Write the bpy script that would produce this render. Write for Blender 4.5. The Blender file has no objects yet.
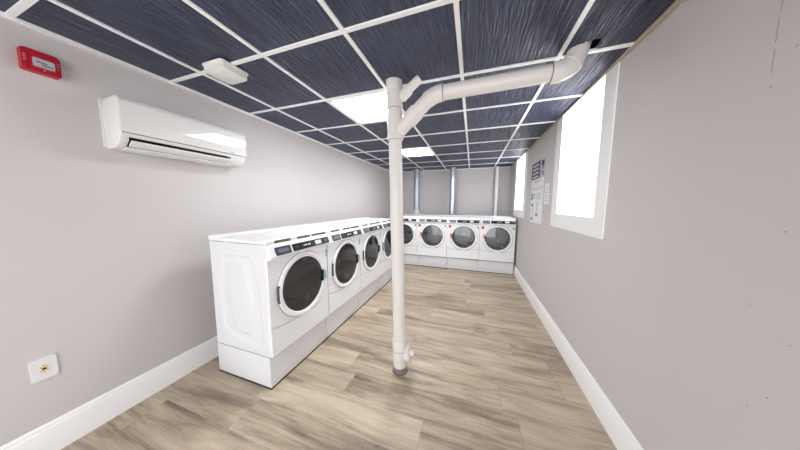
import bpy, bmesh, math, random
from mathutils import Vector, Matrix

random.seed(7)
scene = bpy.context.scene
COL = scene.collection
PI = math.pi

# ------------------------------------------------------------------ helpers
def lin(c):
    c = c / 255.0
    return c / 12.92 if c <= 0.04045 else ((c + 0.055) / 1.055) ** 2.4

def rgb(r, g, b):
    return (lin(r), lin(g), lin(b), 1.0)

def mat(name, color, rough=0.5, metal=0.0, spec=0.5, coat=0.0, bump=None, mottle=0.0):
    m = bpy.data.materials.new(name)
    m.use_nodes = True
    nt = m.node_tree
    b = nt.nodes['Principled BSDF']
    b.inputs['Base Color'].default_value = color
    b.inputs['Roughness'].default_value = rough
    b.inputs['Metallic'].default_value = metal
    b.inputs['Specular IOR Level'].default_value = spec
    b.inputs['Coat Weight'].default_value = coat
    b.inputs['Coat Roughness'].default_value = 0.05
    tc = None
    if bump or mottle:
        tc = nt.nodes.new('ShaderNodeTexCoord')
    if mottle:
        n = nt.nodes.new('ShaderNodeTexNoise')
        n.inputs['Scale'].default_value = 2.3
        n.inputs['Detail'].default_value = 5
        nt.links.new(tc.outputs['Object'], n.inputs['Vector'])
        mx = nt.nodes.new('ShaderNodeMixRGB')
        mx.inputs['Color1'].default_value = tuple(c * (1 - mottle) for c in color[:3]) + (1,)
        mx.inputs['Color2'].default_value = tuple(min(1, c * (1 + mottle)) for c in color[:3]) + (1,)
        nt.links.new(n.outputs['Fac'], mx.inputs['Fac'])
        nt.links.new(mx.outputs['Color'], b.inputs['Base Color'])
    if bump:
        sc, st = bump
        n = nt.nodes.new('ShaderNodeTexNoise')
        n.inputs['Scale'].default_value = sc
        n.inputs['Detail'].default_value = 3
        nt.links.new(tc.outputs['Object'], n.inputs['Vector'])
        bp = nt.nodes.new('ShaderNodeBump')
        bp.inputs['Strength'].default_value = st
        bp.inputs['Distance'].default_value = 0.002
        nt.links.new(n.outputs['Fac'], bp.inputs['Height'])
        nt.links.new(bp.outputs['Normal'], b.inputs['Normal'])
    return m

def emit(name, color, strength):
    m = bpy.data.materials.new(name)
    m.use_nodes = True
    nt = m.node_tree
    b = nt.nodes['Principled BSDF']
    b.inputs['Base Color'].default_value = (0.8, 0.8, 0.8, 1)
    b.inputs['Roughness'].default_value = 0.35
    b.inputs['Emission Color'].default_value = color
    b.inputs['Emission Strength'].default_value = strength
    return m

def obj(name, bm, m, parent=None, smooth=40, loc=None, recalc=True):
    if recalc:
        bmesh.ops.recalc_face_normals(bm, faces=bm.faces)
    me = bpy.data.meshes.new(name)
    bm.to_mesh(me)
    bm.free()
    if isinstance(m, (list, tuple)):
        for k in m:
            me.materials.append(k)
    elif m:
        me.materials.append(m)
    if smooth:
        for p in me.polygons:
            p.use_smooth = True
        me.set_sharp_from_angle(angle=math.radians(smooth))
    o = bpy.data.objects.new(name, me)
    COL.objects.link(o)
    if parent:
        o.parent = parent
    if loc:
        o.location = loc
    return o

def tag(o, label, cat, group=None):
    o['label'] = label
    o['category'] = cat
    if group:
        o['group'] = group
    return o

def struct(o):
    o['kind'] = 'structure'
    return o

def thing(name, label, cat, loc=(0, 0, 0), rz=0.0, group=None):
    o = bpy.data.objects.new(name, None)
    o.empty_display_size = 0.1
    COL.objects.link(o)
    o.location = loc
    o.rotation_euler = (0, 0, rz)
    return tag(o, label, cat, group)

def copy_tree(o, parent=None):
    c = o.copy()
    COL.objects.link(c)
    if parent:
        c.parent = parent
    for ch in list(o.children):
        copy_tree(ch, c)
    return c

def box(bm, x0, x1, y0, y1, z0, z1, bev=0.0, seg=2, mi=0):
    vs = [bm.verts.new((x, y, z)) for x in (x0, x1) for y in (y0, y1) for z in (z0, z1)]
    idx = [(0, 1, 3, 2), (4, 6, 7, 5), (0, 4, 5, 1), (2, 3, 7, 6), (0, 2, 6, 4), (1, 5, 7, 3)]
    fs = [bm.faces.new([vs[i] for i in f]) for f in idx]
    for f in fs:
        f.material_index = mi
    if bev > 0:
        es = set(e for f in fs for e in f.edges)
        bmesh.ops.bevel(bm, geom=list(es), offset=bev, segments=seg, affect='EDGES', profile=0.5)
    return bm

def bx(*a, **k):
    return box(bmesh.new(), *a, **k)

def prism(prof, a, b, axis='X', bev=0.0, seg=2, bm=None):
    """extrude a closed 2-D profile along an axis; prof holds (p, q) pairs:
    axis X -> (y, z), axis Y -> (x, z), axis Z -> (x, y)"""
    bm = bm or bmesh.new()
    def P(t, p, q):
        return {'X': (t, p, q), 'Y': (p, t, q), 'Z': (p, q, t)}[axis]
    A = [bm.verts.new(P(a, p, q)) for p, q in prof]
    B = [bm.verts.new(P(b, p, q)) for p, q in prof]
    n = len(prof)
    fs = [bm.faces.new(A[::-1]), bm.faces.new(B)]
    for i in range(n):
        fs.append(bm.faces.new((A[i], A[(i + 1) % n], B[(i + 1) % n], B[i])))
    if bev > 0:
        es = set(e for f in fs for e in f.edges)
        bmesh.ops.bevel(bm, geom=list(es), offset=bev, segments=seg, affect='EDGES', profile=0.5)
    return bm

def lathe(prof, n=48, axis='Y', c=(0, 0, 0), bm=None):
    """revolve an open (radius, height) profile around an axis through c"""
    bm = bm or bmesh.new()
    rings = []
    for r, h in prof:
        if r < 1e-6:
            p = {'Y': (0, h, 0), 'Z': (0, 0, h), 'X': (h, 0, 0)}[axis]
            rings.append([bm.verts.new(Vector(p) + Vector(c))])
            continue
        ring = []
        for k in range(n):
            a = 2 * PI * k / n
            u, v = r * math.cos(a), r * math.sin(a)
            p = {'Y': (u, h, v), 'Z': (u, v, h), 'X': (h, u, v)}[axis]
            ring.append(bm.verts.new(Vector(p) + Vector(c)))
        rings.append(ring)
    for R, S in zip(rings, rings[1:]):
        if len(R) == 1 and len(S) == 1:
            continue
        for k in range(n):
            if len(R) == 1:
                bm.faces.new((R[0], S[k], S[(k + 1) % n]))
            elif len(S) == 1:
                bm.faces.new((R[k], R[(k + 1) % n], S[0]))
            else:
                bm.faces.new((R[k], R[(k + 1) % n], S[(k + 1) % n], S[k]))
    return bm

def tube(path, rad, n=28, cap=True, bm=None):
    """a round pipe along a polyline; rad is a number or one per point"""
    bm = bm or bmesh.new()
    pts = [Vector(p) for p in path]
    rs = rad if isinstance(rad, (list, tuple)) else [rad] * len(pts)
    rings = []
    up = None
    for i, p in enumerate(pts):
        d = ((pts[min(i + 1, len(pts) - 1)] - pts[i]).normalized() + (pts[i] - pts[max(i - 1, 0)]).normalized()).normalized()
        if up is None:
            up = Vector((0, 1, 0)) if abs(d.y) < 0.9 else Vector((1, 0, 0))
        s = d.cross(up).normalized()
        up = s.cross(d).normalized()
        rings.append([bm.verts.new(p + rs[i] * (math.cos(2 * PI * k / n) * s + math.sin(2 * PI * k / n) * up)) for k in range(n)])
    for R, S in zip(rings, rings[1:]):
        for k in range(n):
            bm.faces.new((R[k], R[(k + 1) % n], S[(k + 1) % n], S[k]))
    if cap:
        bm.faces.new(rings[0][::-1])
        bm.faces.new(rings[-1])
    return bm

def arc_pts(a, b, c, n=8):
    """quadratic bend from a to c with corner b"""
    a, b, c = Vector(a), Vector(b), Vector(c)
    return [a * (1 - t) ** 2 + b * 2 * t * (1 - t) + c * t * t for t in [i / n for i in range(n + 1)]]

def rrect(x0, x1, y0, y1, r, n=6):
    out = []
    for cx, cy, a0 in ((x1 - r, y1 - r, 0), (x0 + r, y1 - r, PI / 2), (x0 + r, y0 + r, PI), (x1 - r, y0 + r, 1.5 * PI)):
        for k in range(n + 1):
            a = a0 + PI / 2 * k / n
            out.append((cx + r * math.cos(a), cy + r * math.sin(a)))
    return out

def text_mesh(s, size, m, name, parent, matrix):
    cu = bpy.data.curves.new('lettering', 'FONT')
    cu.body = s
    cu.size = size
    cu.extrude = 0.0004
    cu.align_x = 'CENTER'
    cu.align_y = 'CENTER'
    t = bpy.data.objects.new('lettering_curve', cu)
    COL.objects.link(t)
    dg = bpy.context.evaluated_depsgraph_get()
    dg.update()
    me = bpy.data.meshes.new_from_object(t.evaluated_get(dg))
    bpy.data.objects.remove(t)
    me.materials.clear()
    me.materials.append(m)
    me.transform(matrix)
    o = bpy.data.objects.new(name, me)
    COL.objects.link(o)
    o.parent = parent
    return o

# ------------------------------------------------------------------ dimensions (metres)
XL, XR = -2.271, 0.881
YB, YF = 6.02, -2.3
CZ = 2.392
CAM_Z = 1.448
GX = [-1.900, -1.302, -0.7036, -0.1054, 0.4929]                  # long grid bars
GY = [1.1042 + 0.62045 * k for k in range(-5, 8)]                # cross grid bars
BAR = 0.025

# ------------------------------------------------------------------ materials
M_wall = mat('greige_paint', rgb(206, 201, 200), 0.62, spec=0.25, bump=(160, 0.12), mottle=0.02)
M_trim = mat('white_trim_paint', rgb(250, 250, 250), 0.38)
M_grid = mat('white_ceiling_grid', rgb(248, 248, 248), 0.45)
M_tan = mat('tan_edge_angle', rgb(190, 176, 150), 0.6)
M_plenum = mat('dark_void', rgb(12, 12, 13), 0.9)
M_enamel = mat('white_enamel', rgb(244, 245, 248), 0.22, spec=0.5)
M_enamel_soft = mat('white_plastic', rgb(228, 229, 232), 0.32)
M_black = mat('black_plastic', rgb(18, 19, 22), 0.3)
M_slate = mat('slate_plastic', rgb(58, 62, 70), 0.3)
M_grey = mat('grey_plastic', rgb(120, 124, 128), 0.35)
M_lcd = mat('grey_blue_lcd', rgb(118, 126, 146), 0.2)
M_teal = mat('teal_sticker', rgb(60, 175, 150), 0.45)
M_red = mat('red_sticker', rgb(222, 62, 48), 0.45)
M_coral = mat('coral_sticker', rgb(232, 110, 92), 0.45)
M_steel = mat('drum_steel', rgb(196, 198, 202), 0.4, metal=0.3)
M_galv = mat('galvanised_steel', rgb(186, 194, 204), 0.3, metal=0.85, mottle=0.08)
M_pvc = mat('painted_pvc', rgb(230, 225, 221), 0.35, mottle=0.015)
M_seam = mat('pipe_joint_line', rgb(120, 118, 118), 0.5)
M_rust = mat('rusty_ring', rgb(122, 96, 64), 0.8, mottle=0.3)
M_zinc = mat('zinc_band', rgb(150, 152, 156), 0.35, metal=0.6)
M_ac = mat('ac_white_gloss', rgb(232, 232, 229), 0.08, coat=0.6)
M_ac2 = mat('ac_white_satin', rgb(224, 224, 221), 0.4)
M_fire = mat('fire_red', rgb(176, 16, 38), 0.35)
M_lens = mat('strobe_lens', rgb(215, 215, 220), 0.12, metal=0.3)
M_mark = mat('white_lettering', rgb(228, 180, 186), 0.5)
M_ivory = mat('ivory_plastic', rgb(236, 226, 196), 0.45)
M_brown = mat('brown_socket', rgb(112, 62, 50), 0.6)
M_det = mat('detector_white', rgb(232, 231, 226), 0.45)
M_paper = mat('white_paper', rgb(236, 237, 236), 0.7)
M_header = mat('poster_slate', rgb(84, 86, 98), 0.6)
M_ink = mat('grey_ink', rgb(150, 152, 156), 0.7)
M_dink = mat('dark_ink', rgb(52, 52, 58), 0.7)
M_skin = mat('photo_tan', rgb(176, 130, 112), 0.7)
M_blue = mat('photo_blue', rgb(120, 168, 214), 0.7)
M_lav = mat('photo_lavender', rgb(205, 196, 208), 0.7)
M_green = emit('green_display_segments', (0.1, 0.75, 0.5, 1), 0.12)
M_scuff = mat('scuff_grey', rgb(158, 152, 150), 0.8)
M_frame = mat('window_casing_paint', rgb(246, 247, 246), 0.4)
M_led = emit('led_diffuser', (0.975, 0.985, 1.0, 1), 15.0)
M_pane = emit('daylit_frosted_pane', (0.985, 0.985, 1.0, 1), 2.6)

def glass_material():
    m = bpy.data.materials.new('smoked_door_glass')
    m.use_nodes = True
    nt = m.node_tree
    nt.nodes.clear()
    out = nt.nodes.new('ShaderNodeOutputMaterial')
    tr = nt.nodes.new('ShaderNodeBsdfTransparent')
    tr.inputs['Color'].default_value = (0.72, 0.73, 0.745, 1)
    gl = nt.nodes.new('ShaderNodeBsdfGlossy')
    gl.inputs['Roughness'].default_value = 0.06
    gl.inputs['Color'].default_value = (0.9, 0.9, 0.9, 1)
    fr = nt.nodes.new('ShaderNodeFresnel')
    fr.inputs['IOR'].default_value = 1.75
    mx = nt.nodes.new('ShaderNodeMixShader')
    nt.links.new(fr.outputs['Fac'], mx.inputs['Fac'])
    nt.links.new(tr.outputs['BSDF'], mx.inputs[1])
    nt.links.new(gl.outputs['BSDF'], mx.inputs[2])
    nt.links.new(mx.outputs['Shader'], out.inputs['Surface'])
    return m
M_glass = glass_material()

def strip_material():
    """dark instruction strip with pale print"""
    m = mat('printed_dark_strip', rgb(70, 70, 68), 0.5)
    nt = m.node_tree
    b = nt.nodes['Principled BSDF']
    tc = nt.nodes.new('ShaderNodeTexCoord')
    mp = nt.nodes.new('ShaderNodeMapping')
    mp.inputs['Scale'].default_value = (70, 1, 240)
    n = nt.nodes.new('ShaderNodeTexNoise')
    n.inputs['Scale'].default_value = 1.0
    n.inputs['Detail'].default_value = 2
    r = nt.nodes.new('ShaderNodeValToRGB')
    r.color_ramp.elements[0].position = 0.5
    r.color_ramp.elements[0].color = rgb(62, 62, 60)
    r.color_ramp.elements[1].position = 0.62
    r.color_ramp.elements[1].color = rgb(165, 165, 160)
    nt.links.new(tc.outputs['Object'], mp.inputs['Vector'])
    nt.links.new(mp.outputs['Vector'], n.inputs['Vector'])
    nt.links.new(n.outputs['Fac'], r.inputs['Fac'])
    nt.links.new(r.outputs['Color'], b.inputs['Base Color'])
    return m
M_strip = strip_material()

class N:
    """tiny node-graph helper"""
    def __init__(self, nt):
        self.nt = nt
    def new(self, t, **kw):
        n = self.nt.nodes.new(t)
        for k, v in kw.items():
            setattr(n, k, v)
        return n
    def put(self, sock, v):
        if hasattr(v, 'is_output'):
            self.nt.links.new(v, sock)
        else:
            sock.default_value = v
    def math(self, op, a, b=0.0, c=0.0):
        n = self.new('ShaderNodeMath', operation=op)
        for s, v in zip(n.inputs, (a, b, c)):
            self.put(s, v)
        return n.outputs[0]
    def vec(self, x, y, z):
        n = self.new('ShaderNodeCombineXYZ')
        for s, v in zip(n.inputs, (x, y, z)):
            self.put(s, v)
        return n.outputs[0]
    def noise(self, vec, detail=4.0, rough=0.55, dist=0.0):
        n = self.new('ShaderNodeTexNoise')
        n.inputs['Scale'].default_value = 1.0
        n.inputs['Detail'].default_value = detail
        n.inputs['Roughness'].default_value = rough
        n.inputs['Distortion'].default_value = dist
        self.put(n.inputs['Vector'], vec)
        return n.outputs['Fac']
    def white(self, vec):
        n = self.new('ShaderNodeTexWhiteNoise', noise_dimensions='3D')
        self.put(n.inputs['Vector'], vec)
        return n.outputs['Value']
    def ramp(self, f, stops):
        n = self.new('ShaderNodeValToRGB')
        e = n.color_ramp.elements
        while len(e) < len(stops):
            e.new(0.5)
        for k, (p, c) in enumerate(stops):
            e[k].position = p
            e[k].color = c
        self.put(n.inputs['Fac'], f)
        return n.outputs['Color']
    def mix(self, f, a, b, blend='MIX'):
        n = self.new('ShaderNodeMixRGB', blend_type=blend)
        self.put(n.inputs['Fac'], f)
        self.put(n.inputs['Color1'], a)
        self.put(n.inputs['Color2'], b)
        return n.outputs['Color']

def plank_material():
    m = bpy.data.materials.new('greyed_oak_planks')
    m.use_nodes = True
    nt = m.node_tree
    g = N(nt)
    b = nt.nodes['Principled BSDF']
    tc = g.new('ShaderNodeTexCoord')
    sp = g.new('ShaderNodeSeparateXYZ')
    nt.links.new(tc.outputs['Object'], sp.inputs[0])
    x, y = sp.outputs[0], sp.outputs[1]
    W, L = 0.2286, 1.24
    t = g.math('DIVIDE', g.math('SUBTRACT', y, 1.285), W)
    row = g.math('FLOOR', t)
    off = g.math('MULTIPLY', g.white(g.vec(row, 3.7, 1.3)), L)
    # rows whose plank ends are seen in the room
    for rr, ex in ((-1, -0.265), (0, 0.342), (2, 0.71), (6, 0.77), (-3, -0.85), (-2, -1.45)):
        is_r = g.math('COMPARE', row, float(rr), 0.1)
        off = g.math('ADD', g.math('MULTIPLY', off, g.math('SUBTRACT', 1.0, is_r)), g.math('MULTIPLY', is_r, (-ex) % L))
    s = g.math('DIVIDE', g.math('ADD', x, off), L)
    col = g.math('FLOOR', s)
    rnd = g.white(g.vec(row, col, 5.1))
    rnd2 = g.white(g.vec(row, col, 9.4))
    ox = g.math('MULTIPLY', rnd, 37.0)
    # broad cloudy tone along the board
    a1 = g.noise(g.vec(g.math('ADD', g.math('MULTIPLY', x, 1.15), ox), g.math('MULTIPLY', y, 8.0), ox), 6, 0.6, 0.7)
    # long dark streaks
    a2 = g.noise(g.vec(g.math('ADD', g.math('MULTIPLY', x, 1.9), ox), g.math('MULTIPLY', y, 28.0), ox), 6, 0.65, 1.5)
    # fine grain
    a3 = g.noise(g.vec(g.math('ADD', g.math('MULTIPLY', x, 7.0), ox), g.math('MULTIPLY', y, 190.0), 0.0), 4, 0.6, 0.3)
    # saw marks across the board
    a4 = g.noise(g.vec(g.math('MULTIPLY', x, 130.0), g.math('MULTIPLY', y, 6.0), ox), 2, 0.5)
    tone = g.math('ADD', g.math('MULTIPLY', rnd2, 0.24), g.math('MULTIPLY', a1, 1.5))
    tone = g.math('ADD', tone, g.math('MULTIPLY', g.math('SUBTRACT', a2, 0.5), 0.65))
    tone = g.math('SUBTRACT', tone, 0.30)
    c = g.ramp(tone, [(0.16, rgb(104, 90, 78)), (0.37, rgb(148, 131, 113)), (0.56, rgb(186, 169, 146)), (0.82, rgb(214, 199, 174))])
    warm = g.mix(g.math('MULTIPLY', g.white(g.vec(row, col, 2.2)), 0.35), c, rgb(176, 160, 146))
    c = g.mix(g.math('MULTIPLY', g.math('SUBTRACT', 0.62, a3), 0.55), warm, rgb(96, 82, 70))
    c = g.mix(g.math('MULTIPLY', g.math('SUBTRACT', a4, 0.42), 0.30), c, rgb(214, 200, 180))
    # seams
    fy = g.math('FRACT', t)
    dy = g.math('MULTIPLY', g.math('MINIMUM', fy, g.math('SUBTRACT', 1.0, fy)), W)
    fx = g.math('FRACT', s)
    dx = g.math('MULTIPLY', g.math('MINIMUM', fx, g.math('SUBTRACT', 1.0, fx)), L)
    d = g.math('MINIMUM', dx, dy)
    seam = g.math('LESS_THAN', d, 0.0013)
    c = g.mix(g.math('MULTIPLY', seam, 0.4), c, rgb(70, 60, 52))
    nt.links.new(c, b.inputs['Base Color'])
    rr = g.math('ADD', 0.34, g.math('MULTIPLY', a2, 0.14))
    nt.links.new(rr, b.inputs['Roughness'])
    b.inputs['Specular IOR Level'].default_value = 0.45
    bp = g.new('ShaderNodeBump')
    bp.inputs['Strength'].default_value = 0.18
    bp.inputs['Distance'].default_value = 0.002
    nt.links.new(g.math('SUBTRACT', a3, seam), bp.inputs['Height'])
    nt.links.new(bp.outputs['Normal'], b.inputs['Normal'])
    return m

def tile_material():
    m = bpy.data.materials.new('navy_streaked_ceiling_tile')
    m.use_nodes = True
    nt = m.node_tree
    g = N(nt)
    b = nt.nodes['Principled BSDF']
    tc = g.new('ShaderNodeTexCoord')
    sp = g.new('ShaderNodeSeparateXYZ')
    nt.links.new(tc.outputs['Object'], sp.inputs[0])
    x, y = sp.outputs[0], sp.outputs[1]
    wav = g.noise(g.vec(g.math('MULTIPLY', x, 5.0), g.math('MULTIPLY', y, 2.6), 4.0), 2, 0.5)
    xw = g.math('ADD', x, g.math('MULTIPLY', wav, 0.03))
    s1 = g.noise(g.vec(g.math('MULTIPLY', xw, 66.0), g.math('MULTIPLY', y, 2.2), 0.0), 1, 0.5, 0.2)
    s2 = g.noise(g.vec(g.math('MULTIPLY', xw, 190.0), g.math('MULTIPLY', y, 6.0), 2.0), 2, 0.5)
    # raised brush ridges: narrow crests where the noise passes its middle value
    rid = g.math('SUBTRACT', 1.0, g.math('MULTIPLY', g.math('ABSOLUTE', g.math('SUBTRACT', s1, 0.5)), 9.0))
    rid = g.math('MAXIMUM', rid, 0.0)
    h = g.math('ADD', rid, g.math('MULTIPLY', s2, 0.5))
    c = g.ramp(s2, [(0.34, rgb(38, 44, 69)), (0.66, rgb(76, 84, 114))])
    nt.links.new(c, b.inputs['Base Color'])
    b.inputs['Roughness'].default_value = 0.4
    b.inputs['Specular IOR Level'].default_value = 0.5
    bp = g.new('ShaderNodeBump')
    bp.inputs['Strength'].default_value = 2.3
    bp.inputs['Distance'].default_value = 0.004
    nt.links.new(h, bp.inputs['Height'])
    nt.links.new(bp.outputs['Normal'], b.inputs['Normal'])
    return m
M_floor = plank_material()
M_tile = tile_material()

# ------------------------------------------------------------------ room shell
struct(obj('floor', bx(XL - 0.1, XR + 0.1, YF - 0.1, YB + 0.1, -0.08, 0.0), M_floor, smooth=0))
w_left = struct(obj('wall_left', bx(XL - 0.1, XL, YF - 0.1, YB + 0.1, 0.0, CZ + 0.3), M_wall, smooth=0))
struct(obj('wall_back', bx(XL, XR, YB, YB + 0.1, 0.0, CZ + 0.3), M_wall, smooth=0))
# the room runs on behind the camera ; its end wall is left out to let in fill light

# right wall with two window openings (reveals behind the frosted panes)
WIN = [(1.868, 2.930), (4.310, 5.372)]       # outer casing, y range
SILL = 1.207
wb = bmesh.new()
ys = [YF - 0.1, WIN[0][0] + 0.08, WIN[0][1] - 0.08, WIN[1][0] + 0.08, WIN[1][1] - 0.08, YB + 0.1]
for k in range(5):
    if k in (1, 3):
        box(wb, XR, XR + 0.1, ys[k], ys[k + 1], 0.0, SILL + 0.07)
        box(wb, XR, XR + 0.1, ys[k], ys[k + 1], CZ - 0.03, CZ + 0.3)
    else:
        box(wb, XR, XR + 0.1, ys[k], ys[k + 1], 0.0, CZ + 0.3)
bmesh.ops.remove_doubles(wb, verts=wb.verts, dist=1e-5)
w_right = struct(obj('wall_right', wb, M_wall, smooth=0))

# ceiling: recessed dark tiles (one mesh), slab above, white grid
HOLE = (0.626, 1.672)
tl = bmesh.new()
xs = [XL] + GX + [XR]
ysn = [YF] + GY + [YB]
TZ = CZ + 0.006
LIGHTS = [(1, 6), (1, 9), (1, 0)]   # (column, row) cells filled by lamps, the last an unseen one added for fill light, column between GX[c], GX[c+1]
light_cells = set()
for c, r in LIGHTS:
    light_cells.add((c + 1, r + 1))
for i in range(len(xs) - 1):
    for j in range(len(ysn) - 1):
        if (i, j) in light_cells:
            continue
        x0, x1, y0, y1 = xs[i], xs[i + 1], ysn[j], ysn[j + 1]
        tz = TZ
        if x0 < HOLE[0] < x1 and y0 < HOLE[1] < y1:
            n = 40
            for a in range(n):
                for bq in range(n):
                    xa, xb = x0 + (x1 - x0) * a / n, x0 + (x1 - x0) * (a + 1) / n
                    ya, yb = y0 + (y1 - y0) * bq / n, y0 + (y1 - y0) * (bq + 1) / n
                    mx, my = (xa + xb) / 2, (ya + yb) / 2
                    if (mx - HOLE[0]) ** 2 / 0.066 ** 2 + (my - HOLE[1]) ** 2 / 0.060 ** 2 < 1:
                        continue
                    tl.faces.new([tl.verts.new(p) for p in ((xa, ya, tz), (xa, yb, tz), (xb, yb, tz), (xb, ya, tz))])
            continue
        tl.faces.new([tl.verts.new(p) for p in ((x0, y0, tz), (x0, y1, tz), (x1, y1, tz), (x1, y0, tz))])
bmesh.ops.remove_doubles(tl, verts=tl.verts, dist=1e-5)
ceil = struct(obj('ceiling', tl, M_tile, smooth=0))
slab = obj('ceiling_slab', bx(XL - 0.1, XR + 0.1, YF - 0.1, YB + 0.1, CZ + 0.3, CZ + 0.4), M_plenum, ceil, smooth=0)
gb = bmesh.new()
for x in GX:
    box(gb, x - BAR / 2, x + BAR / 2, YF, YB, CZ - 0.002, CZ + 0.012)
for y in GY:
    box(gb, XL, XR, y - BAR / 2, y + BAR / 2, CZ - 0.0025, CZ + 0.0115)
obj('ceiling_grid', gb, M_grid, ceil, smooth=0)
struct(obj('trim_1', bx(XL, XL + 0.018, YF, YB, CZ - 0.012, CZ + 0.01), M_grid, smooth=0))
struct(obj('trim_2', bx(XR - 0.016, XR - 0.0095, YF, YB, CZ - 0.016, CZ + 0.01), M_tan, smooth=0))
struct(obj('trim_3', bx(XL, XR, YB - 0.018, YB, CZ - 0.012, CZ + 0.01), M_grid, smooth=0))

# baseboards: tall board with a stepped, rounded top
def base_profile(s):
    p = [(0, 0.0), (0.017, 0.0), (0.017, 0.158), (0.0155, 0.163), (0.012, 0.166), (0.012, 0.178), (0.0095, 0.186), (0.005, 0.191), (0, 0.192)]
    return [(s * a, b) for a, b in p]
struct(obj('baseboard_left', prism([(XL + a, b) for a, b in base_profile(1)], YF, YB, 'Y'), M_trim, smooth=30))
struct(obj('baseboard_right', prism([(XR + a, b) for a, b in base_profile(-1)], YF, YB, 'Y'), M_trim, smooth=30))
struct(obj('baseboard_back', prism([(YB + a, b) for a, b in base_profile(-1)], XL, XR, 'X'), M_trim, smooth=30))

# windows: flat white casing on the wall, frosted daylit pane inside it
for k, (y0, y1) in enumerate(WIN):
    w = bpy.data.objects.new('window_%d' % (k + 1), None)
    COL.objects.link(w)
    struct(w)
    fx0, fx1 = XR - 0.009, XR + 0.001
    st0, st1 = 0.142, 0.160
    top = CZ - 0.004
    prof_out = [(y0, SILL), (y1, SILL), (y1, top), (y0, top)]
    prof_in = [(y0 + st0, SILL + 0.147), (y1 - st1, SILL + 0.147), (y1 - st1, top), (y0 + st0, top)]
    cb = bmesh.new()
    outline = [(y0, SILL), (y1, SILL), (y1, top), (y1 - st1, top), (y1 - st1, SILL + 0.147), (y0 + st0, SILL + 0.147), (y0 + st0, top), (y0, top)]
    A = [cb.verts.new((fx0, p, q)) for p, q in outline]
    B = [cb.verts.new((fx1, p, q)) for p, q in outline]
    quads = [(0, 1, 4, 5), (1, 2, 3, 4), (0, 5, 6, 7)]
    for q in quads:
        cb.faces.new([A[i] for i in q])
        cb.faces.new([B[i] for i in q[::-1]])
    for i in range(8):
        j = (i + 1) % 8
        cb.faces.new((A[i], B[i], B[j], A[j]))
    obj('casing', cb, M_frame, w, smooth=0)
    obj('frosted_pane', bx(XR - 0.005, XR + 0.002, y0 + st0 - 0.004, y1 - st1 + 0.004, SILL + 0.143, top), M_pane, w, smooth=0)

# scuffs and nicks on the paint (wear of the wall itself)
def on_right(pts):
    b = bmesh.new()
    for (y, z, hy, hz) in pts:
        box(b, XR - 0.0006, XR + 0.0004, y - hy, y + hy, z - hz, z + hz)
    return b
sc_r = on_right([(1.056, 2.077, 0.0012, 0.030), (1.057, 1.992, 0.001, 0.036), (1.056, 1.90, 0.001, 0.034),
                 (1.052, 1.822, 0.003, 0.003), (1.004, 1.914, 0.003, 0.002), (0.96, 1.371, 0.002, 0.002), (1.014, 1.124, 0.002, 0.002),
                 (0.908, 1.047, 0.004, 0.0012), (0.978, 0.79, 0.002, 0.002), (0.936, 0.858, 0.002, 0.002), (1.148, 1.071, 0.002, 0.002)])
obj('scuff_marks', sc_r, M_scuff, w_right, smooth=0)
b = bmesh.new()
box(b, XL - 0.0004, XL + 0.0006, 0.476, 0.497, 0.405, 0.408)
obj('scuff_marks', b, mat('scuff_pale', rgb(176, 166, 164), 0.8), w_left, smooth=0)

# ------------------------------------------------------------------ ceiling lights
def make_ceiling_light():
    t = thing('ceiling_light', '', 'ceiling light')
    h = 0.296
    f = bmesh.new()
    for a in ((-h, h, -h, -h + 0.030), (-h, h, h - 0.030, h), (-h, -h + 0.030, -h + 0.030, h - 0.030), (h - 0.030, h, -h + 0.030, h - 0.030)):
        box(f, a[0], a[1], a[2], a[3], 0.0, 0.03)
    bmesh.ops.remove_doubles(f, verts=f.verts, dist=1e-5)
    obj('frame', f, M_grid, t, smooth=0)
    obj('diffuser', bx(-h + 0.030, h - 0.030, -h + 0.030, h - 0.030, 0.004, 0.012), M_led, t, smooth=0)
    return t
lt = make_ceiling_light()
names = ['square lit ceiling panel nearer to the camera, just left of the tall pipe',
         'smaller looking lit ceiling panel towards the back wall, right of the tall pipe',
         'unseen square ceiling panel behind the camera, added as fill light']
for k, (c, r) in enumerate(LIGHTS):
    o = lt if k == 0 else copy_tree(lt)
    o.location = ((GX[c] + GX[c + 1]) / 2, (GY[r] + GY[r + 1]) / 2, CZ)
    o['label'] = names[k]
    o['group'] = 'square ceiling light panels'

# ------------------------------------------------------------------ detector box on the ceiling
d = thing('ceiling_detector', 'white rounded square box on the dark ceiling near the left wall', 'detector', (-1.675, 1.125, CZ))
db = prism(rrect(-0.095, 0.095, -0.09, 0.09, 0.022), -0.048, -0.002, 'Z', bev=0.006)
obj('housing', db, M_det, d, smooth=50)
obj('base_plate', prism(rrect(-0.102, 0.102, -0.097, 0.097, 0.024), -0.012, -0.002, 'Z', bev=0.002), M_det, d, smooth=50)
# ------------------------------------------------------------------ washers
MW, MH2 = 0.680, 0.340

def convex_sdf(poly, p):
    best = -1e9
    n = len(poly)
    for i in range(n):
        a, b = Vector(poly[i]), Vector(poly[(i + 1) % n])
        e = (b - a).normalized()
        nrm = Vector((e.y, -e.x))
        best = max(best, (Vector(p) - a).dot(nrm))
    return best

def sstep(a, b, x):
    t = max(0.0, min(1.0, (x - a) / (b - a)))
    return t * t * (3 - 2 * t)

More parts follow.
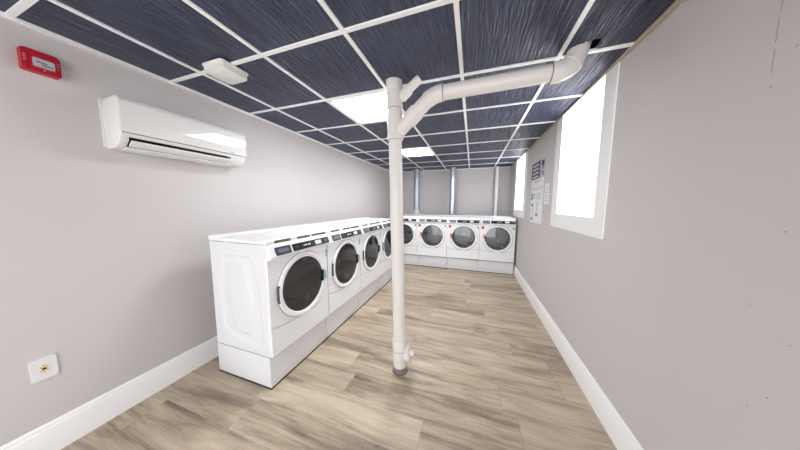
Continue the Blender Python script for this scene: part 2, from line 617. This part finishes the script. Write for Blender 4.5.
def side_mesh(s):
    """embossed side sheet, s = -1 left, +1 right; local y 0 front .. 0.595 back"""
    outer = [(0.455, 1.055), (0.15, 1.045), (0.075, 0.78), (0.055, 0.36), (0.13, 0.325), (0.40, 0.36), (0.49, 0.42), (0.515, 0.75)]
    inner = [(0.385, 0.985), (0.225, 0.98), (0.15, 0.70), (0.175, 0.44), (0.225, 0.405), (0.33, 0.405), (0.385, 0.46), (0.425, 0.72)]
    def orient(p):
        ar = sum(p[i][0] * p[(i + 1) % len(p)][1] - p[(i + 1) % len(p)][0] * p[i][1] for i in range(len(p)))
        return p if ar > 0 else p[::-1]
    outer, inner = orient(outer), orient(inner)
    bm = bmesh.new()
    ny, nz = 54, 76
    y0, y1, z0, z1 = -0.028, 0.595, 0.266, 1.146
    V = []
    for i in range(ny + 1):
        rowv = []
        for j in range(nz + 1):
            y = y0 + (y1 - y0) * i / ny
            z = z0 + (z1 - z0) * j / nz
            h = -0.012 * (1 - sstep(-0.018, 0.0, convex_sdf(outer, (y, z))))
            h += 0.0125 * (1 - sstep(-0.016, 0.0, convex_sdf(inner, (y, z))))
            rowv.append(bm.verts.new((s * (MH2 - 0.003 + h), y, z)))
        V.append(rowv)
    for i in range(ny):
        for j in range(nz):
            f = (V[i][j], V[i + 1][j], V[i + 1][j + 1], V[i][j + 1])
            bm.faces.new(f if s > 0 else f[::-1])
    return bm

def seam_z(x):
    return 0.500 - 0.036 * (1 - (x / MH2) ** 2)

DC = 0.744      # door centre height
DX = 0.012      # door centre, a touch right of the middle

def plate(outer, hole, y, depth):
    """flat plate in local x-z facing -y with an optional round hole, edges folded back"""
    bm = bmesh.new()
    es = []
    for loop in [outer] + ([hole] if hole else []):
        vs = [bm.verts.new((p, y, q)) for p, q in loop]
        for i in range(len(vs)):
            es.append(bm.edges.new((vs[i], vs[(i + 1) % len(vs)])))
    bmesh.ops.triangle_fill(bm, use_beauty=True, use_dissolve=False, edges=es)
    be = [e for e in bm.edges if e.is_boundary]
    r = bmesh.ops.extrude_edge_only(bm, edges=be)
    vv = [v for v in r['geom'] if isinstance(v, bmesh.types.BMVert)]
    bmesh.ops.translate(bm, verts=vv, vec=(0, depth, 0))
    return bm

def make_washer(side, cats):
    """side=+1: handle on the right (row along the left wall); -1: handle on the left, red tags (back row)"""
    t = thing('washer' if side > 0 else 'dryer', '', cats)
    # pedestal and feet
    ped = bx(-MH2 + 0.002, MH2 - 0.002, 0.0, 0.600, 0.011, 0.260, bev=0.004)
    p = obj('pedestal', ped, M_enamel_soft, t)
    obj('toe_gap_shade', bx(-MH2 + 0.001, MH2 - 0.001, -0.002, 0.602, 0.001, 0.0115), M_black, t, smooth=0)  # black slab painting the shade of the gap under the pedestal
    for sx in (-1, 1):
        for yy in (0.05, 0.54):
            obj('foot', lathe([(0, 0), (0.024, 0), (0.026, 0.002), (0.02, 0.004), (0.012, 0.006), (0, 0.006)], 20, 'Z', (sx * 0.28, yy, 0)), M_black, t)
    # cabinet: back, base and inner shell
    cab = bmesh.new()
    box(cab, -MH2 + 0.012, MH2 - 0.012, 0.58, 0.594, 0.264, 1.146)
    obj('back_panel', cab, M_enamel_soft, t, smooth=0)
    for s in (-1, 1):
        obj('side_panel', side_mesh(s), M_enamel_soft, t, smooth=60)
    # front panel with door opening and curved lower edge
    n = 64
    hole = [(DX + 0.243 * math.cos(2 * PI * k / n), DC + 0.243 * math.sin(2 * PI * k / n)) for k in range(n)]
    e = MH2 - 0.003
    xs_ = [-e + 2 * e * k / 24 for k in range(25)]
    up = [(x, seam_z(x) + 0.003) for x in xs_] + [(e, 1.05), (-e, 1.05)]
    obj('front_panel', plate(up, hole, -0.030, 0.024), M_enamel, t, smooth=30)
    lo = [(-e, 0.271), (e, 0.271)] + [(x, seam_z(x) - 0.003) for x in xs_[::-1]]
    obj('base_gap_shade', bx(-MH2 + 0.006, MH2 - 0.006, -0.020, 0.55, 0.258, 0.275), M_black, t, smooth=0)  # black strip stands in for shadow in the seam above the pedestal
    obj('access_panel', plate(lo, None, -0.033, 0.030), M_enamel, t, smooth=30)
    # control console (sloping face over a soft lip)
    prof = [(0.02, 1.147), (-0.030, 1.147), (-0.036, 1.142), (-0.070, 1.060), (-0.070, 1.050), (-0.062, 1.038), (-0.045, 1.032), (-0.028, 1.030), (0.02, 1.030)]
    con = obj('control_console', prism(prof, -MH2 + 0.004, MH2 - 0.004, 'X', bev=0.003), M_enamel, t, smooth=35)
    tilt = math.atan2(0.034, 0.082)
    def face(x0, x1, z0, z1, th, r=0.006):
        bmq = prism(rrect(x0, x1, z0 - 1.1, z1 - 1.1, r, 4), 0.0, th, 'Z')
        # x stays, profile y -> up the slope, extrusion z -> outwards (-y)
        R = Matrix.Rotation(PI / 2 - tilt, 4, 'X')
        ymid = -0.053 - 0.0008
        bmesh.ops.transform(bmq, matrix=Matrix.Translation((0, ymid, 1.1)) @ R, verts=bmq.verts)
        return bmq
    sd = obj('card_display', face(-0.290, -0.148, 1.056, 1.121, 0.006, 0.009), M_slate, t)
    obj('screen', face(-0.268, -0.170, 1.075, 1.104, 0.0068, 0.003), M_lcd, sd)
    if side < 0:
        sd.data.materials[0] = M_grey
    ld = obj('control_display', face(-0.126, 0.325, 1.058, 1.119, 0.006, 0.008), M_black, t)
    seg = bmesh.new()
    for k, x in enumerate((-0.012, 0.010, 0.036, 0.056)):
        face_b = face(x, x + 0.014, 1.084, 1.093 + 0.004 * (k % 2), 0.0066, 0.001)
        me_tmp = bpy.data.meshes.new('tmp')
        face_b.to_mesh(me_tmp)
        face_b.free()
        seg.from_mesh(me_tmp)
        bpy.data.meshes.remove(me_tmp)
    obj('digits', seg, M_green, ld, smooth=0)
    obj('start_button', face(-0.105, -0.075, 1.078, 1.100, 0.008, 0.010), M_slate, ld)
    obj('instruction_label', face(0.135, 0.215, 1.072, 1.106, 0.0066, 0.003), M_paper, ld, smooth=0)
    obj('key_pad', face(0.245, 0.312, 1.070, 1.110, 0.0068, 0.006), M_slate, ld)
    obj('key', face(0.272, 0.296, 1.078, 1.102, 0.009, 0.006), M_grey, ld)
    # top lid: front lip, shallow dish, raised rear lip
    lp = [(-0.026, 1.149), (-0.026, 1.170), (-0.018, 1.177), (0.06, 1.172), (0.50, 1.174), (0.545, 1.192), (0.585, 1.194), (0.604, 1.186), (0.604, 1.149)]
    obj('top_lid', prism(lp, -MH2 + 0.001, MH2 - 0.001, 'X', bev=0.004), M_enamel, t, smooth=35)
    for x0, x1 in ((-0.268, -0.113), (-0.043, 0.107), (0.130, 0.325)) if side > 0 else ():
        obj('label_strip', bx(x0, x1, -0.0274, -0.0255, 1.149, 1.1700), M_strip, t, smooth=0)
    # door: ring, smoked glass, drum behind it
    ring = lathe([(0.240, -0.028), (0.282, -0.028), (0.284, -0.033), (0.281, -0.041), (0.273, -0.047), (0.262, -0.049), (0.250, -0.047),
                  (0.241, -0.042), (0.237, -0.037), (0.237, -0.028), (0.240, -0.028)], 72, 'Y', (DX, 0, DC))
    dr = obj('door', ring, M_enamel, t, smooth=50)
    obj('door_gap_shade', lathe([(0.278, -0.0295), (0.2875, -0.0295), (0.2875, -0.0325), (0.278, -0.0325)], 72, 'Y', (DX, 0, DC)), M_grey, dr, smooth=40)  # grey ring, shade of the gap around the door put in as colour
    gl = [(0.2375, -0.038), (0.20, -0.043), (0.14, -0.048), (0.07, -0.051), (0, -0.052)]
    obj('door_glass', lathe(gl, 72, 'Y', (DX, 0, DC)), M_glass, dr, smooth=60)
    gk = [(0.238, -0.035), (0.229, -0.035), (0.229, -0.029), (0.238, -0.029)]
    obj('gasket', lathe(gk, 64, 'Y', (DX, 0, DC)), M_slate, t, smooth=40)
    drum = lathe([(0.243, -0.028), (0.243, 0.03), (0.27, 0.04), (0.27, 0.42), (0.25, 0.44), (0.06, 0.44), (0.05, 0.425), (0, 0.42)], 64, 'Y', (DX, 0, DC))
    do = obj('drum', drum, M_steel, t, smooth=40)
    fin = bmesh.new()
    for k in range(3):
        a = 2 * PI * k / 3 + 0.5
        q = bmesh.new()
        prism([(-0.03, 0.235), (-0.012, 0.19), (0.012, 0.19), (0.03, 0.235), (0.03, 0.268), (-0.03, 0.268)], 0.05, 0.42, 'Y', bev=0.004, bm=q)
        bmesh.ops.transform(q, matrix=Matrix.Translation((DX, 0, DC)) @ Matrix.Rotation(a, 4, 'Y'), verts=q.verts)
        obj('drum_fin', q, M_steel, do)
    # handle: dark scoop biting into the ring, white grip beside it
    s = side
    hx = 0.243
    hz0, hz1 = DC - 0.056, DC + 0.056
    def sbox(a, b, *r, **k):
        p, q = DX + s * a, DX + s * b
        return bx(min(p, q), max(p, q), *r, **k)
    hnd = obj('door_handle', sbox(hx - 0.022, hx + 0.018, -0.0525, -0.034, hz0, hz1, bev=0.004), M_black, dr)
    obj('grip', sbox(hx + 0.002, hx + 0.024, -0.0575, -0.036, hz0 - 0.012, hz1 - 0.004, bev=0.004), M_enamel, hnd)
    # hinge on the other side
    if side > 0:
        ho = obj('door_hinge', bx(DX - 0.2835, DX - 0.268, -0.050, -0.031, DC - 0.070, DC + 0.070, bev=0.004), M_slate, dr)
        obj('hinge_pin', lathe([(0, DC - 0.055), (0.005, DC - 0.055), (0.005, DC + 0.055), (0, DC + 0.055)], 16, 'Z', (DX - 0.2725, -0.051, 0)), M_enamel, ho)
    if side > 0:
        obj('sticker', bx(0.318, 0.332, -0.0315, -0.0298, 0.915, 0.985), M_teal, t, smooth=0)
        obj('handle_tag', bx(DX + 0.247, DX + 0.265, -0.0590, -0.0570, DC - 0.040, DC + 0.046, bev=0.0005), M_teal, hnd, smooth=0)
    else:
        obj('warning_sticker', lathe([(0, -0.0315), (0.030, -0.0315), (0.030, -0.0298)], 24, 'Y', (-0.280, 0, 0.968)), M_red, t, smooth=0)
        obj('handle_tag', bx(DX - 0.277, DX - 0.240, -0.0600, -0.0560, DC - 0.01, DC + 0.075, bev=0.001), M_coral, dr)
        obj('sticker', bx(0.285, 0.318, -0.0315, -0.0298, 0.945, 0.985), M_teal, t, smooth=0)
    return t

MP = 0.684
GL = 'white washing machines along the left wall'
wash = make_washer(1, 'washing machine')
wl = ['nearest white washing machine of the left wall row, its embossed side showing',
      'second white washing machine from the near end of the left wall row',
      'third white washing machine from the near end of the left wall row',
      'farthest washing machine of the left wall row, its door partly behind the tall white pipe']
for k in range(4):
    o = wash if k == 0 else copy_tree(wash)
    o.location = (-1.440, 1.139 + MH2 + MP * k, 0)
    o.rotation_euler = (0, 0, PI / 2)
    o['label'] = wl[k]
    o['group'] = GL
GB = 'white front-load dryers along the back wall'
dry = make_washer(-1, 'dryer')
dl = ['white front-load dryer in the right corner of the back row, beside the right wall',
      'second white front-load dryer from the right wall in the back row',
      'third white front-load dryer from the right wall in the back row',
      'white front-load dryer in the back row, partly hidden behind the tall white pipe']
for k in range(4):
    o = dry if k == 0 else copy_tree(dry)
    o.location = (0.845 - MH2 - 0.6805 * k, 4.83, 0)
    o['label'] = dl[k]
    o['group'] = GB

# ------------------------------------------------------------------ drain pipe in the room
pt = thing('drain_pipe', 'tall white painted drain pipe standing mid-room with an arm along the ceiling', 'pipe', (-0.575, 1.69, 0))
def at(x, z, y=1.66):
    return (x + 0.575, y - 1.69, z)
bot, topp = Vector(at(-0.552, 0.0, 1.655)), Vector(at(-0.611, CZ, 1.655))
def on(z):
    return bot.lerp(topp, z / CZ)
R0 = 0.0525
obj('riser', tube([on(0.05), on(1.0), on(2.0), on(CZ + 0.02)], R0, 40), M_pvc, pt, smooth=40)
def collar(z0, z1, r, name='coupling'):
    o = obj(name, tube([on(z0), on(z0 + 0.004), on(z1 - 0.004), on(z1)], [r - 0.003, r, r, r - 0.003], 40), M_pvc, pt, smooth=35)
    obj('joint_line', tube([on(z0 - 0.003), on(z0)], R0 + 0.0012, 40), M_seam, o, smooth=40)
    return o
collar(2.325, CZ + 0.015, 0.064)
collar(2.195, 2.325, 0.0605, 'wye_fitting')
collar(1.955, 2.180, 0.0605, 'wye_fitting')
for z0, z1 in ((1.955, 1.990), (2.195, 2.228)):
    obj('hub_ring', tube([on(z0 + 0.001), on(z0 + 0.005), on(z1 - 0.005), on(z1)], [0.060, 0.0648, 0.0648, 0.060], 40), M_pvc, pt, smooth=35)
# lower branch: 45 degrees up, then along the ceiling, then up through it
y0 = 1.69
b0 = at(-0.589, 2.010)
b1 = at(-0.319, 2.247)
obj('branch_arm', tube([b0, b1], 0.0535, 36), M_pvc, pt, smooth=40)
obj('coupling', tube([at(-0.491, 2.096), at(-0.424, 2.155)], 0.0620, 36), M_pvc, pt, smooth=35)
elb = arc_pts(at(-0.346, 2.224), at(-0.297, 2.261), at(-0.228, 2.262), 10)
obj('elbow', tube(elb, 0.0585, 36), M_pvc, pt, smooth=40)
hstart, hend = at(-0.236, 2.262), at(0.444, 2.273)
obj('horizontal_pipe', tube([hstart, hend], 0.0515, 36), M_pvc, pt, smooth=40)
obj('joint_line', tube([at(-0.232, 2.262), at(-0.227, 2.262)], 0.0590, 36), M_seam, pt, smooth=40)
cp = obj('coupling', tube([at(0.440, 2.273), at(0.493, 2.273)], 0.0605, 36), M_pvc, pt, smooth=35)
obj('joint_line', tube([at(0.436, 2.273), at(0.441, 2.273)], 0.0592, 36), M_seam, cp, smooth=40)
e1 = arc_pts(at(0.476, 2.274), at(0.518, 2.275, 1.665), at(0.548, 2.312, 1.675), 8)
obj('elbow', tube(e1, 0.0565, 36), M_pvc, pt, smooth=40)
obj('coupling', tube([e1[-1] - (e1[-1] - e1[-2]).normalized() * 0.008, e1[-1] + (e1[-1] - e1[-2]).normalized() * 0.012], 0.0620, 36), M_pvc, pt, smooth=35)
e2 = arc_pts(at(0.547, 2.310, 1.675), at(0.574, 2.345, 1.685), at(0.594, 2.44, 1.695), 8)
obj('elbow', tube(e2, 0.0565, 36), M_pvc, pt, smooth=40)
# small upper branch
obj('vent_branch', tube([at(-0.594, 2.247), at(-0.410, 2.389)], 0.033, 28), M_pvc, pt, smooth=40)
obj('coupling', tube([at(-0.552, 2.275), at(-0.489, 2.326)], 0.0400, 28), M_pvc, pt, smooth=35)
# foot: clean-out tee, cap, metal band and rusty floor ring
tee = obj('cleanout_tee', tube([on(0.100), on(0.106), on(0.292), on(0.298)], [0.0575, 0.0610, 0.0610, 0.0575], 40), M_pvc, pt, smooth=35)
obj('joint_line', tube([on(0.196), on(0.199)], 0.0617, 40), M_seam, tee, smooth=40)
dirv = Vector((0.97, 0.10, 0.20)).normalized()
c0 = on(0.150)
obj('cleanout_arm', tube([c0, c0 + dirv * 0.045, c0 + dirv * 0.076], [0.040, 0.046, 0.058], 36), M_pvc, tee, smooth=40)
obj('cleanout_hub', tube([c0 + dirv * 0.072, c0 + dirv * 0.075, c0 + dirv * 0.088, c0 + dirv * 0.091], [0.058, 0.064, 0.064, 0.060], 36), M_pvc, tee, smooth=40)
cap = obj('cleanout_cap', tube([c0 + dirv * 0.090, c0 + dirv * 0.097], 0.050, 36), M_pvc, tee, smooth=40)
obj('cap_nut', tube([c0 + dirv * 0.097, c0 + dirv * 0.124], 0.026, 4), M_pvc, cap, smooth=0)
obj('coupling', tube([on(0.044), on(0.048), on(0.108), on(0.112)], [0.056, 0.0585, 0.0585, 0.056], 40), M_pvc, pt, smooth=35)
obj('metal_band', tube([on(0.010), on(0.052)], 0.0605, 40), M_zinc, pt, smooth=40)
obj('floor_ring', lathe([(0, 0.0), (0.066, 0.0), (0.064, 0.006), (0.058, 0.012), (0, 0.012)], 40, 'Z', tuple(bot)), M_rust, pt, smooth=30)

# ------------------------------------------------------------------ ducts above the dryers
def make_duct(x, label, boot=False):
    t = thing('exhaust_duct', label, 'duct', (x, 5.80, 0), group='galvanised exhaust ducts on the back wall')
    obj('duct_pipe', tube([(0, 0, 0.55), (0, 0, CZ)], 0.075, 32), M_galv, t, smooth=40)
    for z in (1.02, 1.62, 2.2):
        obj('crimp_ring', lathe([(0.075, z), (0.0775, z + 0.004), (0.0775, z + 0.014), (0.075, z + 0.018)], 32, 'Z'), M_galv, t, smooth=40)
    obj('seam', bx(0.012, 0.022, -0.0765, -0.070, 0.56, CZ - 0.01), M_galv, t, smooth=0)
    obj('ceiling_collar', lathe([(0.075, CZ - 0.03), (0.09, CZ - 0.028), (0.092, CZ)], 32, 'Z'), M_galv, t, smooth=40)
    obj('wall_bracket', bx(-0.082, 0.082, -0.0, YB - 5.80, 0.60, 0.62), M_galv, t, smooth=0)
    if boot:
        obj('boot', lathe([(0.0755, 1.29), (0.08, 1.265), (0.086, 1.235), (0.105, 1.215), (0.13, 1.205), (0.13, 1.12), (0.0755, 1.12)], 32, 'Z'), M_enamel_soft, t, smooth=40)
    return t
make_duct(-1.478, 'shiny metal exhaust duct rising behind the dryers, just right of the tall white pipe', True)
make_duct(-0.512, 'shiny metal exhaust duct rising between the second and third dryers from the right')
wp = thing('conduit', 'slim white conduit running up the back wall beside the right corner', 'conduit', (0.556, 5.90, 0))
obj('conduit_pipe', tube([(0, 0, 0.0), (0, 0, CZ)], 0.038, 24), M_trim, wp, smooth=40)
for z in (0.9, 1.9):
    obj('clip', bx(-0.044, 0.044, 0.0, YB - 5.90, z, z + 0.025), M_pvc, wp, smooth=0)

# ------------------------------------------------------------------ air conditioner
ac = thing('air_conditioner', 'long white wall-mounted air conditioner high on the left wall', 'air conditioner', (XL, 0.745, 1.80))
def acp(p):
    return [(a, z - 1.80) for a, z in p]
L_AC = 0.768
body_full = acp([(0.008, 1.800), (0.105, 1.800), (0.150, 1.812), (0.182, 1.842), (0.200, 1.890), (0.200, 2.098), (0.008, 2.100)])
body_notch = acp([(0.008, 1.800), (0.105, 1.800), (0.105, 1.815), (0.10, 1.862), (0.150, 1.868), (0.190, 1.868), (0.200, 1.890), (0.200, 2.098), (0.008, 2.100)])
obj('chassis', prism(body_notch, 0.034, L_AC - 0.125, 'Y'), M_ac2, ac, smooth=35)
obj('end_cap', prism(body_full, 0.0, 0.036, 'Y', bev=0.003), M_ac2, ac, smooth=35)
obj('end_cap', prism(body_full, L_AC - 0.127, L_AC, 'Y', bev=0.003), M_ac2, ac, smooth=35)
fp = acp([(0.198, 1.896), (0.208, 1.893), (0.213, 1.900), (0.213, 2.070), (0.209, 2.090), (0.198, 2.103), (0.180, 2.106), (0.05, 2.106), (0.05, 2.100), (0.198, 2.098)])
obj('front_panel', prism(fp, -0.001, L_AC + 0.001, 'Y'), M_ac, ac, smooth=30)
obj('air_outlet', prism(acp([(0.104, 1.816), (0.112, 1.816), (0.108, 1.862), (0.185, 1.866), (0.185, 1.8675), (0.102, 1.8635)]), 0.036, L_AC - 0.128, 'Y'), M_black, ac, smooth=0)
flap = acp([(0.166, 1.812), (0.198, 1.832), (0.203, 1.845), (0.198, 1.848), (0.186, 1.837), (0.164, 1.820)])
fo = obj('louver_flap', prism(flap, 0.040, L_AC - 0.132, 'Y'), M_ac2, ac, smooth=35)
flap2 = acp([(0.110, 1.790), (0.155, 1.796), (0.166, 1.802), (0.162, 1.810), (0.150, 1.806), (0.110, 1.800)])
obj('louver_flap', prism(flap2, 0.030, L_AC - 0.120, 'Y'), M_ac2, ac, smooth=35)
obj('panel_gap_shade', bx(0.196, 0.2035, 0.004, L_AC - 0.004, 0.0895, 0.0945), M_slate, ac, smooth=0)  # dark strip painted as the shadow gap below the front panel
obj('flap_tab', bx(0.190, 0.203, 0.36, 0.40, 0.040, 0.046), M_ac2, fo, smooth=0)
lv = bmesh.new()
for k in range(12):
    yy = 0.07 + k * (L_AC - 0.21) / 11
    q = bx(0.112, 0.16, yy, yy + 0.003, 0.022, 0.058)
    obj('guide_vane', q, M_slate, ac, smooth=0)
obj('mounting_plate', bx(0.0, 0.008, -0.010, L_AC - 0.02, 0.012, 0.318, bev=0.002), M_ac2, ac)
obj('status_light', bx(0.2125, 0.2138, 0.62, 0.655, 0.105, 0.109), M_lcd, ac, smooth=0)

# ------------------------------------------------------------------ fire alarm strobe
fa = thing('fire_alarm', 'red fire alarm horn strobe with white FIRE lettering high on the left wall', 'fire alarm', (XL, 0.5490, 2.203))
def yz(prof, a, b, bev=0.0):
    bmq = prism(prof, a, b, 'X', bev=bev)
    return bmq
obj('back_box', yz(rrect(-0.0575, 0.0575, -0.055, 0.055, 0.012), 0.0, 0.022), M_fire, fa, smooth=40)
obj('cover', yz(rrect(-0.057, 0.057, -0.0545, 0.0545, 0.012), 0.020, 0.040, bev=0.005), M_fire, fa, smooth=40)
obj('raised_panel', yz(rrect(-0.036, 0.040, -0.034, 0.046, 0.005), 0.038, 0.046, bev=0.003), M_fire, fa, smooth=40)
stb = obj('strobe_lens', yz(rrect(-0.028, 0.034, -0.030, 0.012, 0.004), 0.045, 0.058, bev=0.005), M_lens, fa, smooth=40)
rb = bmesh.new()
for k, (a, c_) in enumerate(((-0.022, 0.012), (-0.006, 0.028))):
    box(rb, 0.0575, 0.0590, a, c_, -0.010 - 0.011 * k, -0.005 - 0.011 * k, bev=0.0006, seg=1)
obj('reflector', rb, M_slate, stb, smooth=0)
obj('indicator', yz(rrect(0.002, 0.008, -0.040, -0.036, 0.001), 0.039, 0.042), M_mark, fa, smooth=0)
# lettering up the left edge and up the right edge (text faces +x, reads upward)
for yy in (-0.0475, 0.0490):
    Mx = Matrix(((0, 0, 1, 0.0405), (0, -1, 0, yy), (1, 0, 0, 0.004), (0, 0, 0, 1)))
    text_mesh('F I R E', 0.0135, M_mark, 'lettering', fa, Mx)

# ------------------------------------------------------------------ wall sockets
so = thing('wall_socket', 'white socket plate with ivory round-pin insert low on the left wall', 'socket', (XL, 0.4235, 0.518))
obj('cover_plate', prism(rrect(-0.041, 0.041, -0.063, 0.063, 0.004), 0.0, 0.009, 'X', bev=0.003), M_enamel_soft, so, smooth=40)
ins = obj('receptacle', prism(rrect(-0.016, 0.016, -0.026, 0.026, 0.003), 0.008, 0.0115, 'X'), M_ivory, so, smooth=40)
obj('socket_core', lathe([(0.0075, 0.0112), (0.0075, 0.0125), (0, 0.0125)], 20, 'X'), M_brown, ins, smooth=0)
for k in range(6):
    a = PI / 6 + k * PI / 3
    obj('pin_hole', lathe([(0.0024, 0.0112), (0.0024, 0.0122), (0, 0.0122)], 10, 'X', (0, 0.0105 * math.cos(a), 0.019 * math.sin(a))), M_brown, ins, smooth=0)
s2 = thing('wall_switch', 'small white cover plate on the right wall by the corner dryer', 'switch', (XR, 4.12, 0.785))
obj('cover_plate', prism(rrect(-0.038, 0.038, -0.062, 0.062, 0.004), -0.007, 0.0, 'X', bev=0.002), M_enamel_soft, s2, smooth=40)
obj('toggle', bx(-0.014, -0.006, -0.006, 0.006, -0.012, 0.012, bev=0.001), M_enamel_soft, s2)

# ------------------------------------------------------------------ poster and notice on the right wall
po = thing('poster', 'tall paper poster with a dark header on the right wall between the windows', 'poster', (XR, 3.62, 1.62))
def pbox(parent, name, y0, y1, z0, z1, m, lift, th=0.0006, base=(3.62, 1.62)):
    q = bx(-lift - th, -lift, y0 - base[0], y1 - base[0], z0 - base[1], z1 - base[1])
    return obj(name, q, m, parent, smooth=0)
# seen from the room, larger y is to the left
sheet = pbox(po, 'sheet', 3.31, 3.92, 1.185, 1.85, M_paper, 0.0008)
head = pbox(po, 'header', 3.50, 3.95, 1.825, 2.072, M_header, 0.0012)
for k in range(4):
    z = 2.035 - 0.056 * k
    pbox(head, 'text_block', 3.56, 3.88, z - 0.020, z - 0.012, M_paper, 0.0022)
    pbox(head, 'text_block', 3.60, 3.88, z - 0.006, z + 0.002, M_paper, 0.0022)
ph = pbox(po, 'picture', 3.31, 3.50, 1.825, 2.055, M_lav, 0.0012)
pbox(ph, 'picture_patch', 3.33, 3.44, 1.98, 2.05, M_dink, 0.0022)
pbox(ph, 'picture_patch', 3.34, 3.42, 1.93, 1.98, M_skin, 0.0022)
pbox(ph, 'picture_patch', 3.36, 3.47, 1.86, 1.915, M_blue, 0.0022)
pbox(ph, 'picture_patch', 3.32, 3.36, 1.84, 1.90, M_skin, 0.0022)
for k, (a, b_, z) in enumerate([(3.45, 3.82, 1.79), (3.50, 3.78, 1.775)]):
    pbox(sheet, 'printed_line', a, b_, z, z + 0.007, M_ink, 0.0018)
for y in (3.80, 3.66, 3.52, 3.40):
    pbox(sheet, 'printed_icon', y - 0.03, y + 0.03, 1.685, 1.70, M_ink, 0.0018)
    pbox(sheet, 'printed_line', y - 0.045, y + 0.045, 1.665, 1.670, M_ink, 0.0018)
pbox(sheet, 'teal_block', 3.80, 3.90, 1.52, 1.625, M_teal, 0.0018)
for z in (1.545, 1.585):
    pbox(sheet, 'dark_icon', 3.70, 3.75, z, z + 0.022, M_dink, 0.0018)
for z in (1.53, 1.555, 1.58, 1.605):
    pbox(sheet, 'printed_line', 3.40, 3.64, z, z + 0.007, M_ink, 0.0018)
cardp = pbox(sheet, 'picture_strip', 3.76, 3.86, 1.215, 1.47, M_lav, 0.0018)
pbox(cardp, 'dark_patch', 3.77, 3.85, 1.435, 1.462, M_dink, 0.0026)
pbox(cardp, 'dark_patch', 3.77, 3.85, 1.220, 1.245, M_dink, 0.0026)
pbox(cardp, 'pale_patch', 3.785, 3.835, 1.262, 1.42, M_paper, 0.0026)
for z in (1.36, 1.39, 1.42, 1.45, 1.48):
    pbox(sheet, 'printed_line', 3.52, 3.59, z, z + 0.012, M_ink, 0.0018)
pbox(sheet, 'grey_panel', 3.50, 3.62, 1.285, 1.33, M_ink, 0.0018)
pn = thing('notice_sign', 'small white paper notice taped right of the tall poster', 'notice', (XR, 3.16, 1.59))
nb = pbox(pn, 'sheet', 3.075, 3.245, 1.462, 1.720, M_paper, 0.0008, base=(3.16, 1.59))
for z in (1.50, 1.53, 1.56, 1.60, 1.63, 1.66):
    pbox(nb, 'printed_line', 3.13, 3.20, z, z + 0.008, M_ink, 0.0018, base=(3.16, 1.59))

# ------------------------------------------------------------------ world, camera, view
w = bpy.data.worlds.new('World')
scene.world = w
w.use_nodes = True
w.node_tree.nodes['Background'].inputs['Color'].default_value = (0.95, 0.97, 1.0, 1)
w.node_tree.nodes['Background'].inputs['Strength'].default_value = 2.3

cam = bpy.data.cameras.new('camera')
cam.sensor_width = 36.0
cam.lens = 213.74 / 800.0 * 36.0
cam.clip_start = 0.02
co = bpy.data.objects.new('camera', cam)
COL.objects.link(co)
co.matrix_world = (Matrix.Translation((0, 0, CAM_Z)) @ Matrix.Rotation(0.3252, 4, 'Z')
                   @ Matrix.Rotation(PI / 2 - 0.096, 4, 'X') @ Matrix.Rotation(0.0036, 4, 'Z'))
scene.camera = co
scene.cycles.max_bounces = 16
scene.cycles.diffuse_bounces = 10

vs = scene.view_settings
scene.display_settings.display_device = 'sRGB'
vs.view_transform = 'Standard'
vs.look = 'None'
vs.exposure = 0.9
vs.gamma = 1.0
vs.use_curve_mapping = False
